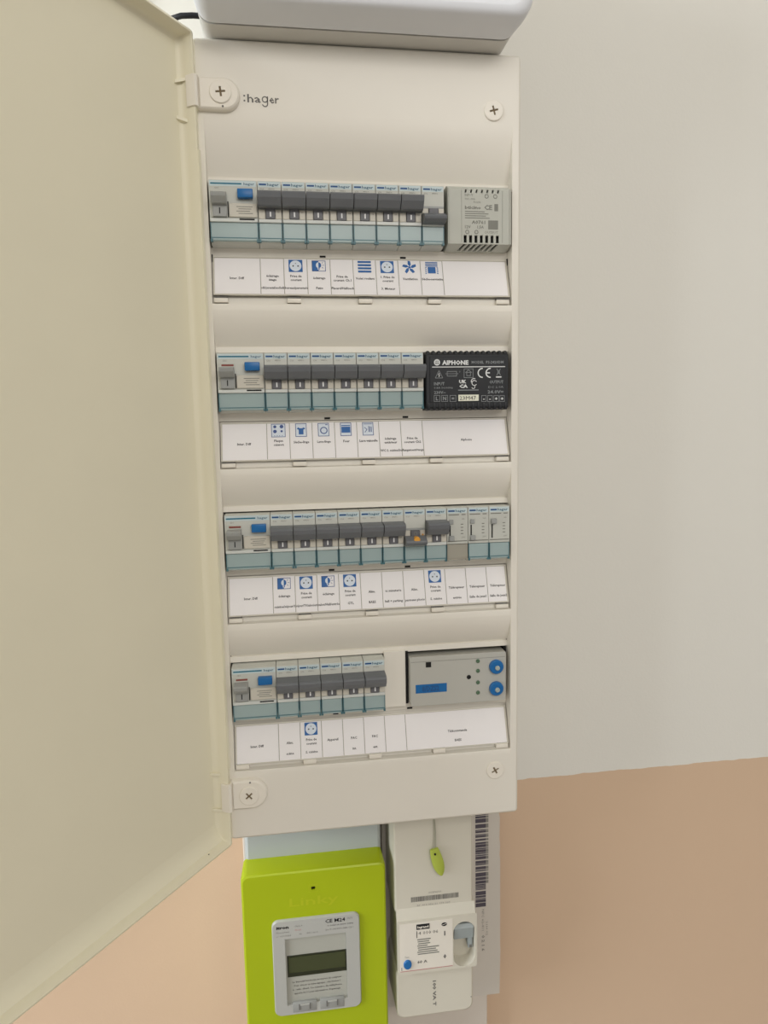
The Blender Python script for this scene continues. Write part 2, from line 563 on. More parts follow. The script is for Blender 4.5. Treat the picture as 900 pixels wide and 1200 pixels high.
# door: shallow tray, hinged at the left, swung round by 127 degrees
DA = math.radians(126.0)
ux, uh = math.cos(DA), math.sin(DA)
nx, nh = math.sin(DA), -math.cos(DA)
PX, PH = -132.6, -1.0
def dfn(u, z, n):
    return (PX + u * ux + n * nx, z, PH + u * uh + n * nh)
DW, DZ0, DZ1, LIPD = 249.0, -313.0, 313.0, 12.5
dr = MB()
def R_(ins, r=2.0, low=0.0):
    return rrect(ins, DW - ins, DZ0 + ins + low, DZ1 - ins, max(0.3, r - ins * 0.2), 5)
dr.loft([(R_(2.4), -2.2), (R_(0.5), -1.6), (R_(0), 0), (R_(0), LIPD - 0.4), (R_(0.5), LIPD), (R_(1.6), LIPD), (R_(2.0), LIPD - 0.5),
         (R_(2.4, 2, 1.0), 5.0), (R_(3.2, 2, 4.0), 2.2), (R_(4.6, 2, 8.0), 0.5), (R_(6.2, 2, 12.0), 0.0)], 'door', True, True, dfn)
# raised outer lip along the middle of the hinge side
dr.loft([(rrect(-0.9, 1.4, -246, 232, 0.3), 6), (rrect(-0.9, 1.4, -246, 232, 0.3), LIPD + 0.8)], 'door', True, True, dfn)
door = dr.build('door', board)
ribs = ((281.0, 0.5), (252.5, -0.35), (-252.0, -0.45), (-283.0, -0.45))
for z, s_ in ribs:
    rb = MB()
    vs = [(3.2, z - 1.1, -0.1), (3.2, z + 1.1, -0.1), (8.6, z + 1.1 - 8 * s_ * 0.6, -0.1), (8.6, z - 1.1 - 8 * s_ * 0.6, -0.1)]
    vs = [dfn(*v) for v in vs] + [dfn(v[0], v[1], 6.0 if v[0] < 5 else 0.9) for v in vs]
    rb.add(vs, [(0, 1, 2, 3), (4, 5, 6, 7), (0, 1, 5, 4), (1, 2, 6, 5), (2, 3, 7, 6), (3, 0, 4, 7)], 'door')
    rb.build('rib', door)
pin = MB()
sp = [dfn(22, -309.9, 7.0), dfn(22.9, -309.9, 7.0), dfn(22.9, -309.9, 7.7), dfn(22, -309.9, 7.7)]
pin.add(sp + [(a, z + 0.3, c) for a, z, c in sp], [(0, 1, 2, 3), (4, 5, 6, 7), (0, 1, 5, 4), (1, 2, 6, 5), (2, 3, 7, 6), (3, 0, 4, 7)], 'dark')
pin.build('ink_speck', door)

# hinge plates screwed on the cover, with an arm that wraps over the door lip
for cz, z0, z1, cx in ((273.2, 261.2, 283.8, -105.2), (-272.0, -284.0, -258.8, -107.4)):
    hp = MB()
    r = (z1 - z0) / 2
    out = [(-121.0, z0 + 0.2), (cx + 1, z0)] + [(cx + 2.5 + r * math.cos(a), (z0 + z1) / 2 + r * math.sin(a)) for a in [math.radians(-84 + 12 * k) for k in range(15)]] + [(cx + 1, z1), (-121.0, z1 - 0.2)]
    def sc(k):
        mxx, mz = (-121 + cx + r) / 2, (z0 + z1) / 2
        return [(mxx + (x - mxx) * (1 - k / 17.0), mz + (z - mz) * (1 - k / r)) for x, z in out]
    hp.loft([(out, 0), (out, 3.2), (sc(0.5), 4.5), (sc(1.6), 5.2)], 'hinge', False, True)
    # arm
    prof = [(-120.6, 1.0), (-120.6, 5.0), (-121.3, 8.3), (-123.0, 9.2), (-124.6, 8.8), (-129.6, 5.6), (-128.9, 4.7), (-124.2, 7.6), (-122.9, 7.7), (-122.4, 7.0), (-121.9, 5.2), (-121.9, 1.0)]
    hp.prism_z(prof, z0 + 0.6, z1 - 0.6, 'hinge')
    hp.box(cx - 12.6, cx - 11.8, cz - 7, cz + 7, 5.0, 5.5, 'hinge')
    zz = z0 + 2.2 if cz > 0 else z1 - 2.0
    hp.disc(cx + 1.2, zz, 0.75, 4.0, 5.35, 'print_and_shade', n=10)
    pl = hp.build('hinge_plate', board)
    screw(cx, cz, 8.0, 4.5, 6.4, 0.1 if cz > 0 else 0.72, pl)

# ------------------------------------------------------------------ label holders and cards
CT = (-54.4, -11.6)
CB = (-83.2, -2.4)
CARD_DZ = (1.0, 0.0, 0.0, -1.5)
CL = math.hypot(CB[0] - CT[0], CB[1] - CT[1])
dz_, dh_ = (CB[0] - CT[0]) / CL, (CB[1] - CT[1]) / CL
nz_, nh_ = dh_, -dz_
def card_fn(b, lift):
    """(x, -s) on the tilted card face; s runs down the card"""
    def fn(x, z, d=0.0):
        s = -z
        return (x, b + CT[0] + s * dz_ + (lift + d) * nz_, CT[1] + s * dh_ + (lift + d) * nh_)
    return fn

def icon(mb, kind, cx, fnl):
    f1, f2, f3 = fnl(0.16), fnl(0.26), fnl(0.36)
    s0, s1 = -1.1, -11.5           # top and bottom
    h = 5.4
    cz = (s0 + s1) / 2
    if kind == 'socket':
        mb.rect(cx - h, cx + h, s1, s0, 'icon_blue', f1)
        mb.poly(circle(cx, cz, 4.6, 24), 'icon_pale', f2)
        for sx in (-1.9, 1.9):
            mb.poly(circle(cx + sx, cz - 0.2, 0.62, 10), 'black_print', f3)
        mb.poly(circle(cx, cz + 2.0, 0.4, 8), 'print_and_shade', f3)
    elif kind == 'lamp':
        mb.frame(cx - h, cx + h, s1 + 0.8, s0 - 0.4, 0.45, 'icon_navy', f1)
        mb.rect(cx - h, cx - 0.2, s1 + 0.8, s0 - 0.4, 'icon_blue', f1)
        half = [(cx - 0.2 + 2.1 * math.cos(a), cz + 0.8 + 2.5 * math.sin(a)) for a in [math.radians(90 + 15 * k) for k in range(13)]]
        mb.poly(half, 'icon_pale', f2)
        half = [(cx - 0.2 + 2.1 * math.cos(a), cz + 0.8 + 2.5 * math.sin(a)) for a in [math.radians(-90 + 15 * k) for k in range(13)]]
        mb.poly(half, 'icon_blue', f2)
        mb.rect(cx - 1.0, cx - 0.2, cz - 3.0, cz - 1.7, 'icon_pale', f2)
        mb.rect(cx - 0.2, cx + 0.6, cz - 3.0, cz - 1.7, 'icon_blue', f2)
        for a in (-35, 0, 35):
            c, s_ = math.cos(math.radians(a)), math.sin(math.radians(a))
            mb.line(cx + 2.9 * c, cz + 0.8 + 3 * s_, cx + 4.2 * c, cz + 0.8 + 4.3 * s_, 0.35, 'icon_navy', f2)
    elif kind == 'shutter':
        for k in range(4):
            mb.rect(cx - 5.3, cx + 5.3, s0 - 1.9 - 2.75 * k, s0 - 0.2 - 2.75 * k, 'icon_blue', f1)
    elif kind == 'fan':
        for k in range(5):
            a = math.radians(90 + 72 * k)
            c, s_ = math.cos(a), math.sin(a)
            P = [(0.5, -0.3), (2.4, -1.3), (5.4, -0.9), (5.8, 1.1), (2.8, 1.2)]
            mb.poly([(cx + x * c - y * s_, cz + x * s_ + y * c) for x, y in P], 'icon_blue', f1)
        mb.poly(circle(cx, cz, 0.9, 12), 'icon_blue', f2)
    elif kind == 'towel':
        mb.rect(cx - 3.2, cx + 3.2, s1 + 0.2, s0 - 4.6, 'icon_blue', f1)
        for k in range(3):
            mb.rect(cx - 5, cx + 5, s0 - 1.2 - 1.5 * k, s0 - 0.3 - 1.5 * k, 'icon_blue', f1)
        for k in range(4):
            for sx in (-1, 1):
                mb.line(cx + sx * 4.1, s0 - 5 - 1.6 * k, cx + sx * 5.3, s0 - 5.7 - 1.6 * k, 0.7, 'icon_blue', f1)
    else:
        w = 5.6 if kind == 'hob' else 4.5
        t, u = s0 + 0.2, s1 - 0.5
        mb.rect(cx - w, cx + w, u, t, 'icon_pale', f1)
        mb.frame(cx - w, cx + w, u, t, 0.45, 'icon_navy', f2)
        if kind == 'hob':
            for sx, sz, r in ((-2.7, 3.0, 1.25), (2.6, 3.1, 1.5), (-2.7, -0.9, 1.45), (2.6, -0.8, 0.95)):
                mb.poly(circle(cx + sx, cz + sz, r, 14), 'icon_navy', f2)
            for k in range(4):
                mb.poly(circle(cx - 3 + 2 * k, u + 1.2, 0.35, 8), 'icon_navy', f2)
        elif kind == 'shirt':
            mb.poly([(cx - 1.9, cz - 3.8), (cx + 1.9, cz - 3.8), (cx + 1.9, cz + 0.2), (cx + 3.4, cz + 0.9), (cx + 2.3, cz + 2.1), (cx + 0.8, cz + 1.4), (cx - 0.8, cz + 1.4), (cx - 2.3, cz + 2.1), (cx - 3.4, cz + 0.9), (cx - 1.9, cz + 0.2)], 'icon_blue', f2)
        elif kind == 'drum':
            mb.ring(cx + 0.2, cz - 0.8, 2.2, 3.0, 0, 'icon_navy', 24, f2)
            mb.rect(cx + 1.5, cx + 3.4, t - 1.7, t - 1.1, 'icon_navy', f2)
        elif kind == 'oven':
            mb.rect(cx - 3.6, cx + 3.6, cz - 3.0, cz + 2.0, 'icon_blue', f2)
            mb.rect(cx - 3.6, cx + 3.6, cz + 2.6, cz + 3.4, 'icon_blue', f2)
        elif kind == 'dishes':
            for k in range(3):
                mb.line(cx + 0.6 + 1.1 * k, cz - 2.8, cx + 0.6 + 1.1 * k, cz + 2.2 - 0.3 * k, 0.55, 'icon_navy', f2)
            mb.line(cx - 3, cz + 1.2, cx - 0.8, cz - 0.6, 0.5, 'icon_navy', f2)
            mb.line(cx - 0.8, cz - 0.6, cx - 2.6, cz - 3.0, 0.5, 'icon_navy', f2)
            mb.rect(cx - 3.4, cx + 3.4, t - 1.6, t - 1.2, 'icon_navy', f2)

CARDS = [
    [(0, 2, None, ('', 'Inter. Diff', '')), (2, 3, None, ('éclairage', 'étage', 'sdb/parental/encl/sdb')), (3, 4, 'socket', ('Prise de', 'courant', 'bureau/parents/s')),
     (4, 5, 'lamp', ('', 'éclairage', 'Patio')), (5, 6, None, ('Prise de', 'courant Ch.1', 'Placard/Hall/sech')), (6, 7, 'shutter', ('', 'Volet roulant', '')),
     (7, 8, 'socket', ('1. Prise de', 'courant', '3. Moteur')), (8, 9, 'fan', ('', 'Ventilation', '')), (9, 10, 'towel', ('', 'Sèche-serviette', '')), (10, 13, None, ('', '', ''))],
    [(0, 2, None, ('', 'Inter. Diff', '')), (2, 3, 'hob', ('Plaque', 'cuisson', '')), (3, 4, 'shirt', ('', 'Sèche-linge', '')), (4, 5, 'drum', ('', 'Lave-linge', '')),
     (5, 6, 'oven', ('', 'Four', '')), (6, 7, 'dishes', ('', 'Lave-vaisselle', '')), (7, 8, None, ('éclairage', 'extérieur', 'WC S. cuisine/bu')), (8, 9, None, ('Prise de', 'courant Ch2', 'Rangement/range')),
     (9, 13, None, ('', 'Aiphone', ''))],
    [(0, 2, None, ('', 'Inter. Diff', '')), (2, 3, 'lamp', ('', 'éclairage', 'cuisine/séjour/1')), (3, 4, 'socket', ('Prise de', 'courant', 'séjour/TV/salon/ent')), (4, 5, 'lamp', ('', 'éclairage', 'salon/Hall/entrée')),
     (5, 6, 'socket', ('Prise de', 'courant', 'GTL')), (6, 7, None, ('', 'Alim.', 'BAES')), (7, 8, None, ('', 'tc minuterie', 'hall + parking')), (8, 9, None, ('', 'Alim.', 'panneau photo')),
     (9, 10, 'socket', ('Prise de', 'courant', 'S. cuisine')), (10, 11, None, ('', 'Télérupteur', 'entrée')), (11, 12, None, ('', 'Télérupteur', 'Salle de jeux1')), (12, 13, None, ('', 'Télérupteur', 'Salle de jeux2'))],
    [(0, 2, None, ('', 'Inter. Diff', '')), (2, 3, None, ('', 'Alim.', 'scène')), (3, 4, 'socket', ('Prise de', 'courant', 'S. cuisine')), (4, 5, None, ('', 'Appareil', '')), (5, 6, None, ('', 'PAC', 'int.')),
     (6, 7, None, ('', 'PAC', 'ext.')), (7, 8, None, ('', '', '')), (8, 13, None, ('', 'Télécommande', 'BAES'))],
]
CLIPS = (-112.2, -56.6, -1.0, 54.6, 110.6)
ROWNAME = ('top', 'second', 'third', 'bottom')
for ri, b in enumerate(ROWS):
    hd = MB()
    bc = b + CARD_DZ[ri]
    fb = card_fn(bc, 0.0)
    hd.loft([(rrect(IL + 0.6, IR - 0.6, -CL - 0.9, 0.9, 0.4), -1.4), (rrect(IL + 0.6, IR - 0.6, -CL - 0.9, 0.9, 0.4), -0.25)], 'window', True, True, fb, smooth=False)
    hd.rect(IL + 0.8, IR - 0.8, 0.25, 0.95, 'cover', card_fn(bc, 0.35))
    holder = hd.build('label_holder', board)
    holder['label'] = 'tilted label holder with paper cards under the %s row' % ROWNAME[ri]
    for c in CLIPS:
        k = MB()
        k.box(c - 5.4, c + 5.4, b - 89.0, b - 85.6, -6.0, -0.9, 'hinge', 0.5)
        k.box(c - 5.0, c + 5.0, b - 85.5, b - 84.3, -6.0, -2.6, 'print_and_shade')  # grey strip painted in for the shade line above the clip
        k.build('clip', holder)
    for a, e, ic, (l1, l2, l3) in CARDS[ri]:
        cd = MB()
        x0, x1 = cmx(a) + 0.22, cmx(e) - 0.22
        if a == 0:
            x0 += 1.0
        if e == 13:
            x1 -= 1.6
        jog = random.uniform(-0.25, 0.25)
        pts = [(x0, -CL + 0.1 + jog * 0.5), (x1, -CL + 0.1 + jog * 0.5), (x1, -0.3 + jog), (x0, -0.3 + jog)]
        cd.loft([(pts, -0.2), (pts, 0.0)], 'paper', True, True, fb, smooth=False)
        fnl = lambda lift: card_fn(bc, lift)
        ft = fnl(0.16)
        if e < 13:
            cd.rect(x1 - 0.12, x1 + 0.1, -CL + 0.3, -0.6, 'print_and_shade', fnl(0.1))
        cx = (cmx(a) + cmx(e)) / 2
        if ic:
            icon(cd, ic, cx, fnl)
        wide = e - a > 1
        def put(t, s, maxw, sz=2.75):
            if not t:
                return
            vs, _ = glyphs(t, 0.02)
            w = (max(v[0] for v in vs) - min(v[0] for v in vs)) * sz
            cd.text(t, cx, -s, sz, 'label_print', ft, width=min(w, maxw) if not wide else None, bold=0.02)
        if l1:
            put(l1, 15.0, 16)
            put(l2, 18.2, 16)
        else:
            put(l2, 16.4 if not wide else 17.2, 17.2)
        put(l3, 25.0, 17.6 if not wide else 40)
        cd.build('label_card', holder)

# ------------------------------------------------------------------ modular devices
def nose(mb, w, x=0.0, mat='body'):
    """module body with a flush front, x from its left edge, top at z = 0"""
    prof = [(-0.2, -79), (-0.2, -3.2), (-0.6, -2.4), (-1.2, -2.1), (-30.4, -2.1), (-30.8, -4.6), (-44.0, -4.8), (-45.8, -7.5), (-45.8, -79)]
    return mb.prism_x(prof, x + 0.22, x + w - 0.22, mat)
def module_flap(root, w, mat='flap'):
    f = MB()
    rr = lambda ins: rrect(0.35, w - 0.35, -44.0, -30.9, 0.7, inset=ins)
    f.loft([(rr(0), -5.0), (rr(0), -2.2), (rr(0.5), -1.7)], mat, False, True, smooth=False)
    e = 'flap_edge' if mat == 'flap' else mat
    for x in (0.3, w - 0.9):
        f.box(x, x + 0.6, -44.2, -30.6, -5.0, -1.6, e)
    f.box(0.9, w - 0.9, -42.3, -41.7, -1.8, -1.4, e)
    for x in (0.1, w - 1.7):
        f.box(x, x + 1.6, -44.8, -42.8, -5.0, -1.4, e)
    return f.build('terminal_flap', root, ORG0)
ORG0 = (0, 0, 0)
def flush(o, root):
    o.parent = root
    return o

def brand_line(mb, w, teal=False):
    f = flat(-1.95)
    mb.rect(0.7, w - 0.7, -4.9, -0.9, 'band', flat(-2.02))
    if w > 20:
        mb.rect(1.6, w * 0.68, -3.6, -2.5, 'teal_print', f)
        mb.text('hager', w - 2.0, -3.0, 2.6, 'brand_print', f, width=w * 0.22, align='r', bold=0.02)
    else:
        mb.rect(1.4, 6.8, -3.7, -2.4, 'navy_print', f)
        mb.text('hager', 7.4, -3.0, 2.7, 'brand_print', f, width=8.8, align='l', bold=0.03)
def ridge(mb, w):
    mb.box(0.4, w - 0.4, -30.8, -28.2, -3.2, -0.6, 'ridge', 0.35, 1)

def local_thing(name, label, cat, x, b, group):
    o = bpy.data.objects.new(name, None)
    COL.objects.link(o)
    o.empty_display_size = 0.01
    o.location = W(x, b - 0.5, NOSE)
    o['org'] = (x, b - 0.5, NOSE)
    return tag(o, label, cat, group)
def part(mb, name, root):
    return mb.build(name, root, (0, 0, 0))

LEVER_UP = [(-9.8, -2.4), (-10.4, 8.0), (-11.2, 10.4), (-12.4, 11.4), (-15.8, 10.4), (-20.3, 6.6), (-21.0, 5.2), (-20.6, -2.4)]
def make_breaker(name, label, cat, x, b, group, mode='up'):
    root = local_thing(name, label, cat, x, b, group)
    w = MP
    bd = nose(MB(), w)
    brand_line(bd, w)
    f = flat(-1.95)
    bd.text('C16', 2.0, -6.3, 1.7, 'print_and_shade', f, align='l')
    bd.text('MFN716', 10.6, -6.2, 1.3, 'print_and_shade', f)
    ridge(bd, w)
    if mode == 'up':
        for x0, x1 in ((0.5, 5.4), (12.9, w - 0.5)):
            bd.box(x0, x1, -28.1, -21.4, -2.4, -0.9, 'window', 0.3, 1)
        bd.text('16', 15.3, -22.8, 1.8, 'print_and_shade', flat(-0.8))
    else:
        for x0, x1 in ((0.5, 5.2), (13.2, w - 0.5)):
            bd.box(x0, x1, -23.0, -17.6, -2.4, -0.9, 'window', 0.3, 1)
        bd.box(0.5, w - 0.5, -17.5, -15.9, -2.4, -1.2, 'lever_pale')
    part(bd, 'body', root)
    lv = MB()
    if mode == 'up':
        lv.prism_x(LEVER_UP, 0.3, w - 0.3, 'lever')
        part(lv, 'lever', root)
        st = MB().box(5.7, 12.6, -28.1, -20.0, -2.4, -0.2, 'stem', 0.3, 1)
        st.rect(8.7, 9.8, -26.6, -23.0, 'white_print', flat(-0.08))
        part(st, 'lever_stem', root)
    else:
        st = MB().box(5.5, 12.9, -23.2, -17.7, -2.4, 0.2, 'stem', 0.3, 1)
        if mode == 'test':
            st.ring(9.2, -20.2, 1.0, 1.5, 0.3, 'grey_text', 16)
        else:
            st.text('0', 9.2, -20.2, 3.0, 'print_and_shade', flat(0.3))
        part(st, 'lever_stem', root)
        lv.prism_x([(-21.9, -2.4), (-22.2, 3.0), (-25.0, 8.6), (-26.2, 9.2), (-27.6, 8.6), (-29.6, 4.0), (-29.9, -2.4)], 0.3, w - 0.3 if mode == 'down' else w - 0.5, 'lever')
        lo = part(lv, 'lever', root)
        if mode == 'test':
            bt = MB().disc(9.2, -24.2, 2.5, 3.0, 8.6, 'orange', 20, 0.6)
            part(bt, 'test_button', root)
            part(MB().disc(15.4, -21.4, 0.8, -1.2, -0.5, 'orange', 12), 'indicator', root)
    module_flap(root, w)
    return root

def make_switch(label, x, b, group):
    w = 2 * MP
    root = local_thing('residual_current_switch', label, 'switch', x, b, group)
    bd = nose(MB(), w)
    brand_line(bd, w)
    f = flat(-1.95)
    bd.box(1.4, 13.6, -27.4, -8.0, -2.3, -1.4, 'body', 0.25, 1)
    bd.box(14.6, w - 0.6, -27.2, -17.2, -2.4, -0.8, 'window', 0.4, 1)
    for k in range(4):
        bd.rect(20 + (k % 2) * 1.5, 32 - (k % 3), -20.0 - 1.6 * k, -19.5 - 1.6 * k, 'grey_text', flat(-0.7))
    bd.rect(13.5, 14.3, -27.2, -16.0, 'dark', flat(-1.3))
    bd.text('40A 30mA', 26, -14.2, 1.7, 'print_and_shade', f)
    bd.text('CDC', 6, -6.2, 1.5, 'print_and_shade', f)
    ridge(bd, w)
    bd.rect(22.0, 33.2, -29.4, -28.3, 'dark', flat(-0.45))
    part(bd, 'body', root)
    part(MB().box(3.6, 12.8, -10.4, -8.9, -2.2, -1.2, 'red', 0.2, 1), 'indicator_flag', root)['label'] = 'small red-brown flag'
    lv = MB().prism_x([(-11.4, -2.4), (-11.8, 7.6), (-12.8, 9.2), (-15.2, 8.6), (-18.8, 4.6), (-19.2, -2.4)], 2.2, 13.2, 'lever_pale')
    part(lv, 'lever', root)
    st = MB().box(2.8, 13.0, -27.3, -18.6, -2.4, 0.6, 'lever_pale', 0.3, 1)
    st.rect(7.4, 8.2, -25.4, -21.0, 'black_print', flat(0.7))
    part(st, 'lever_stem', root)
    part(MB().box(21.2, 32.6, -14.0, -7.6, -2.4, 2.6, 'blue', 0.6, 2), 'test_button', root)['label'] = 'blue push button'
    module_flap(root, w)
    return root

def make_relay(label, x, b, group, high=False, clear=False):
    root = local_thing('impulse_relay', label, 'relay', x, b, group)
    w = MP
    bd = nose(MB(), w)
    brand_line(bd, w)
    f = flat(-1.95)
    bd.rect(1.5, 10.5, -6.6, -5.8, 'grey_text', f)
    bd.rect(12.5, 16.0, -6.6, -5.8, 'grey_text', f)
    bd.text('16A', 14.0, -9.8, 1.5, 'print_and_shade', f)
    for k in range(4):
        bd.rect(11.8, 14.0, -14.6 - 2.6 * k, -13.9 - 2.6 * k, 'grey_text', f)
    bd.text('230V', 14.0, -25.2, 1.5, 'print_and_shade', f)
    bd.rect(2.2, 3.3, -26.6, -15.0, 'dark', flat(-1.9))
    bd.rect(0.6, w - 0.6, -28.6, -27.8, 'grey_text', f)
    part(bd, 'body', root)
    sl = MB()
    z = -12.8 if high else -26.2
    sl.box(1.6, 6.0, z - 1.6, z + 2.6, -2.3, 1.4 if high else 0.4, 'lever_pale', 0.5, 1)
    part(sl, 'slider', root)
    if not high:
        part(MB().box(1.8, 5.6, -14.0, -10.2, -2.3, -1.0, 'lever_pale', 0.3, 1), 'indicator', root)
    module_flap(root, w, 'flap_clear' if clear else 'flap')
    return root

G_SW = 'double-width residual current switches'
sw = make_switch('double-width grey switch with blue button, left end of the top row', mx(0), ROWS[0], G_SW)
for i, nm in ((1, 'second'), (2, 'third'), (3, 'bottom')):
    dup(sw, 'double-width grey switch with blue button, left end of the %s row' % nm, (mx(0), ROWS[i] - 0.5, NOSE))

G_BR = 'slim single-pole circuit breakers'
UP = [
    (0, 2, 'slim grey breaker touching the blue-button switch, top row'),
    (0, 3, 'slim grey breaker above the left socket icon, top row'),
    (0, 4, 'slim grey breaker above the half-blue lamp icon, top row'),
    (0, 5, 'slim grey breaker above the icon-less card left of the shutter icon, top row'),
    (0, 6, 'slim grey breaker above the blue shutter-stripes icon, top row'),
    (0, 7, 'slim grey breaker above the right socket icon, top row'),
    (0, 8, 'slim grey breaker above the blue fan icon, top row'),
    (1, 2, 'slim grey breaker above the four-ring hob icon, second row'),
    (1, 3, 'slim grey breaker above the blue shirt icon, second row'),
    (1, 4, 'slim grey breaker above the washing-drum icon, second row'),
    (1, 5, 'slim grey breaker above the blue oven icon, second row'),
    (1, 6, 'slim grey breaker above the dishwasher icon, second row'),
    (1, 7, 'slim grey breaker one place left of the breaker touching the black supply'),
    (1, 8, 'slim grey breaker touching the black power supply, second row'),
    (2, 2, 'slim grey breaker touching the blue-button switch, above left lamp icon, third row'),
    (2, 3, 'slim grey breaker above the leftmost socket icon, between two lamp icons, third row'),
    (2, 4, 'slim grey breaker above the right lamp icon, third row'),
    (2, 5, 'slim grey breaker above the middle one of three socket icons, third row'),
    (2, 6, 'slim grey breaker above the card reading BAES, third row'),
    (2, 7, 'slim grey breaker touching the left side of the orange-button breaker, third row'),
    (2, 9, 'slim grey breaker between the orange-button breaker and the relays, third row'),
    (3, 2, 'slim grey breaker touching the blue-button switch, bottom row'),
    (3, 3, 'slim grey breaker above the only socket icon of the bottom row'),
    (3, 4, 'slim grey breaker just right of the one above the socket icon, bottom row'),
    (3, 5, 'slim grey breaker just left of the last breaker, bottom row'),
    (3, 6, 'last slim grey breaker beside the cream blanking strip, bottom row'),
]
proto = None
for r, k, lab in UP:
    if proto is None:
        proto = make_breaker('circuit_breaker', lab, 'circuit breaker', mx(k), ROWS[r], G_BR)
    else:
        dup(proto, lab, (mx(k), ROWS[r] - 0.5, NOSE))
make_breaker('circuit_breaker', 'slim grey breaker with its dark lever tripped down, right end of top-row breakers', 'circuit breaker', mx(9), ROWS[0], G_BR, 'down')
make_breaker('circuit_breaker', 'slim grey breaker with lowered lever and orange test button, third row', 'circuit breaker', mx(8), ROWS[2], G_BR, 'test')
G_RE = 'slotted impulse relays at the right end of the third row'
make_relay('slim relay with a tan clear flap, leftmost of the three relays, third row', mx(10), ROWS[2], G_RE, False, True)
make_relay('slim relay with a teal flap and low slider, middle of three relays', mx(11), ROWS[2], G_RE)
make_relay('slim relay with a raised slider, right end of the third row', mx(12), ROWS[2], G_RE, True)

# ---- grey power supply, right end of the top row
b = ROWS[0]
ps = thing('power_supply', 'pale grey vented power supply at the right end of the top row', 'power supply', (64, b - 46, -74))
L_, R2 = 64.4, 116.6
pb = MB()
HF = 4.0
slots = [78.2 + 4.35 * k for k in range(7)]
# front face with slot ends, and sloped underside with the rest of each slot
def slot_poly(x, z0, z1, w=1.2, slant=0.0):
    return [(x - w, z0), (x + w, z0), (x + w + slant, z1), (x - w + slant, z1)]
ftop, fbot = b - 2.6, b - 44.0
pb.plate([(L_ + 0.6, fbot), (R2 - 3.0, fbot), (R2 - 3.0, ftop), (L_ + 0.6, ftop)], HF - 1.2, HF, 'grey_case',
         [slot_poly(x, fbot + 0.4, fbot + 6.6) for x in slots] + [slot_poly(x + 0.3, ftop - 3.0, ftop - 0.5, 0.65, 0.5) for x in slots], floor=(HF - 3.5, 'dark'))
cz0, cz1, ch0 = fbot, b - 47.0, -7.0
cl_ = math.hypot(cz1 - cz0, ch0 - HF)
def chf(x, z, d=0.0):          # z = -distance down the slope
    t = -z / cl_
    nz, nh = -(HF - ch0) / cl_, (cz0 - cz1) / cl_
    return (x, cz0 + (cz1 - cz0) * t + d * nz, HF + (ch0 - HF) * t + d * nh)
pb.plate([(L_ + 0.6, -cl_), (R2 - 3.0, -cl_), (R2 - 3.0, 0), (L_ + 0.6, 0)], -1.0, 0.0, 'grey_case',
         [[(x - 1.3 - 3.2, -cl_ + 0.3), (x + 1.3 - 3.2, -cl_ + 0.3), (x + 1.2, -0.3), (x - 1.2, -0.3)] for x in slots], chf, floor=(-1.6, 'dark'))
pb.prism_x([(ftop, HF), (b - 0.6, HF - 2.0), (b + 0.6, HF - 6), (b + 0.6, -74), (b - 45.4, -74), (cz1, ch0), (cz1 + 1, ch0 + 0.2), (ftop, HF - 3.6)], L_ + 0.6, R2 - 3.0, 'grey_case')
# sides: left edge, and the rounded right edge
side = [(ftop, HF), (b - 0.6, HF - 2.0), (b + 0.6, HF - 6), (b + 0.6, -74), (b - 45.4, -74), (cz1, ch0), (cz0, HF)]
pb.prism_x(side, L_, L_ + 0.8, 'grey_case')
n = len(side)
sh = [(z + (0.9 if z < b - 30 else -0.9), h - 2.4 if h > -60 else h) for z, h in side]
vs = [(R2 - 3.0, z, h) for z, h in side] + [(R2 - 0.2, z, h) for z, h in sh]
pb.add(vs, [(i, (i + 1) % n, n + (i + 1) % n, n + i) for i in range(n)] + [tuple(range(n)), tuple(range(n, 2 * n))], 'grey_case')
f = flat(HF + 0.12)
tx0, tx1 = 78.0, 105.0
for x in (75.2, 108.2):
    pb.rect(x, x + 0.25, fbot + 1, ftop - 1, 'grey_text', f)
pb.text('INPUT', tx0, b - 7.4, 2.4, 'grey_text', f, align='l')
pb.text('230V~ 50Hz', tx0, b - 10.2, 1.6, 'grey_text', f, align='l')
pb.text('PS1205', 85.0, b - 12.6, 2.0, 'grey_text', f, align='l')
pb.text('bticino', tx0, b - 16.6, 3.4, 'grey_text', f, width=13, align='l', bold=0.03)
for k in range(4):
    pb.rect(tx0, 94 + (k * 3) % 5, b - 19.9 - 1.6 * k, b - 19.3 - 1.6 * k, 'grey_text', f)
pb.ring(95.5, b - 8.0, 1.1, 1.7, 0, 'grey_text', 16, f)
pb.ring(102.5, b - 8.0, 1.1, 1.7, 0, 'grey_text', 16, f)
pb.text('CE', 96.8, b - 16.4, 5.0, 'grey_text', f, width=6.4, bold=0.03)
pb.rect(101.8, 104.8, b - 19.0, b - 13.6, 'grey_text', f)
pb.text('A0761', 83.4, b - 27.6, 3.4, 'grey_text', f, width=11.0, align='l', bold=0.03)
pb.text('12V', tx0, b - 31.2, 3.2, 'grey_text', f, align='l', bold=0.02)
pb.text('1.5A', 88.0, b - 31.2, 3.0, 'grey_text', f, align='l', bold=0.02)
pb.rect(96.8, 104.8, b - 32.8, b - 26.0, 'grey_text', f)
pb.ring(79.8, b - 35.0, 1.0, 1.6, 0, 'grey_text', 14, f)
pb.ring(87.2, b - 35.0, 1.0, 1.6, 0, 'grey_text', 14, f)
pb.text('OUTPUT', 104.8, b - 35.2, 2.8, 'grey_text', f, width=11, align='r')
pb.build('case', ps)

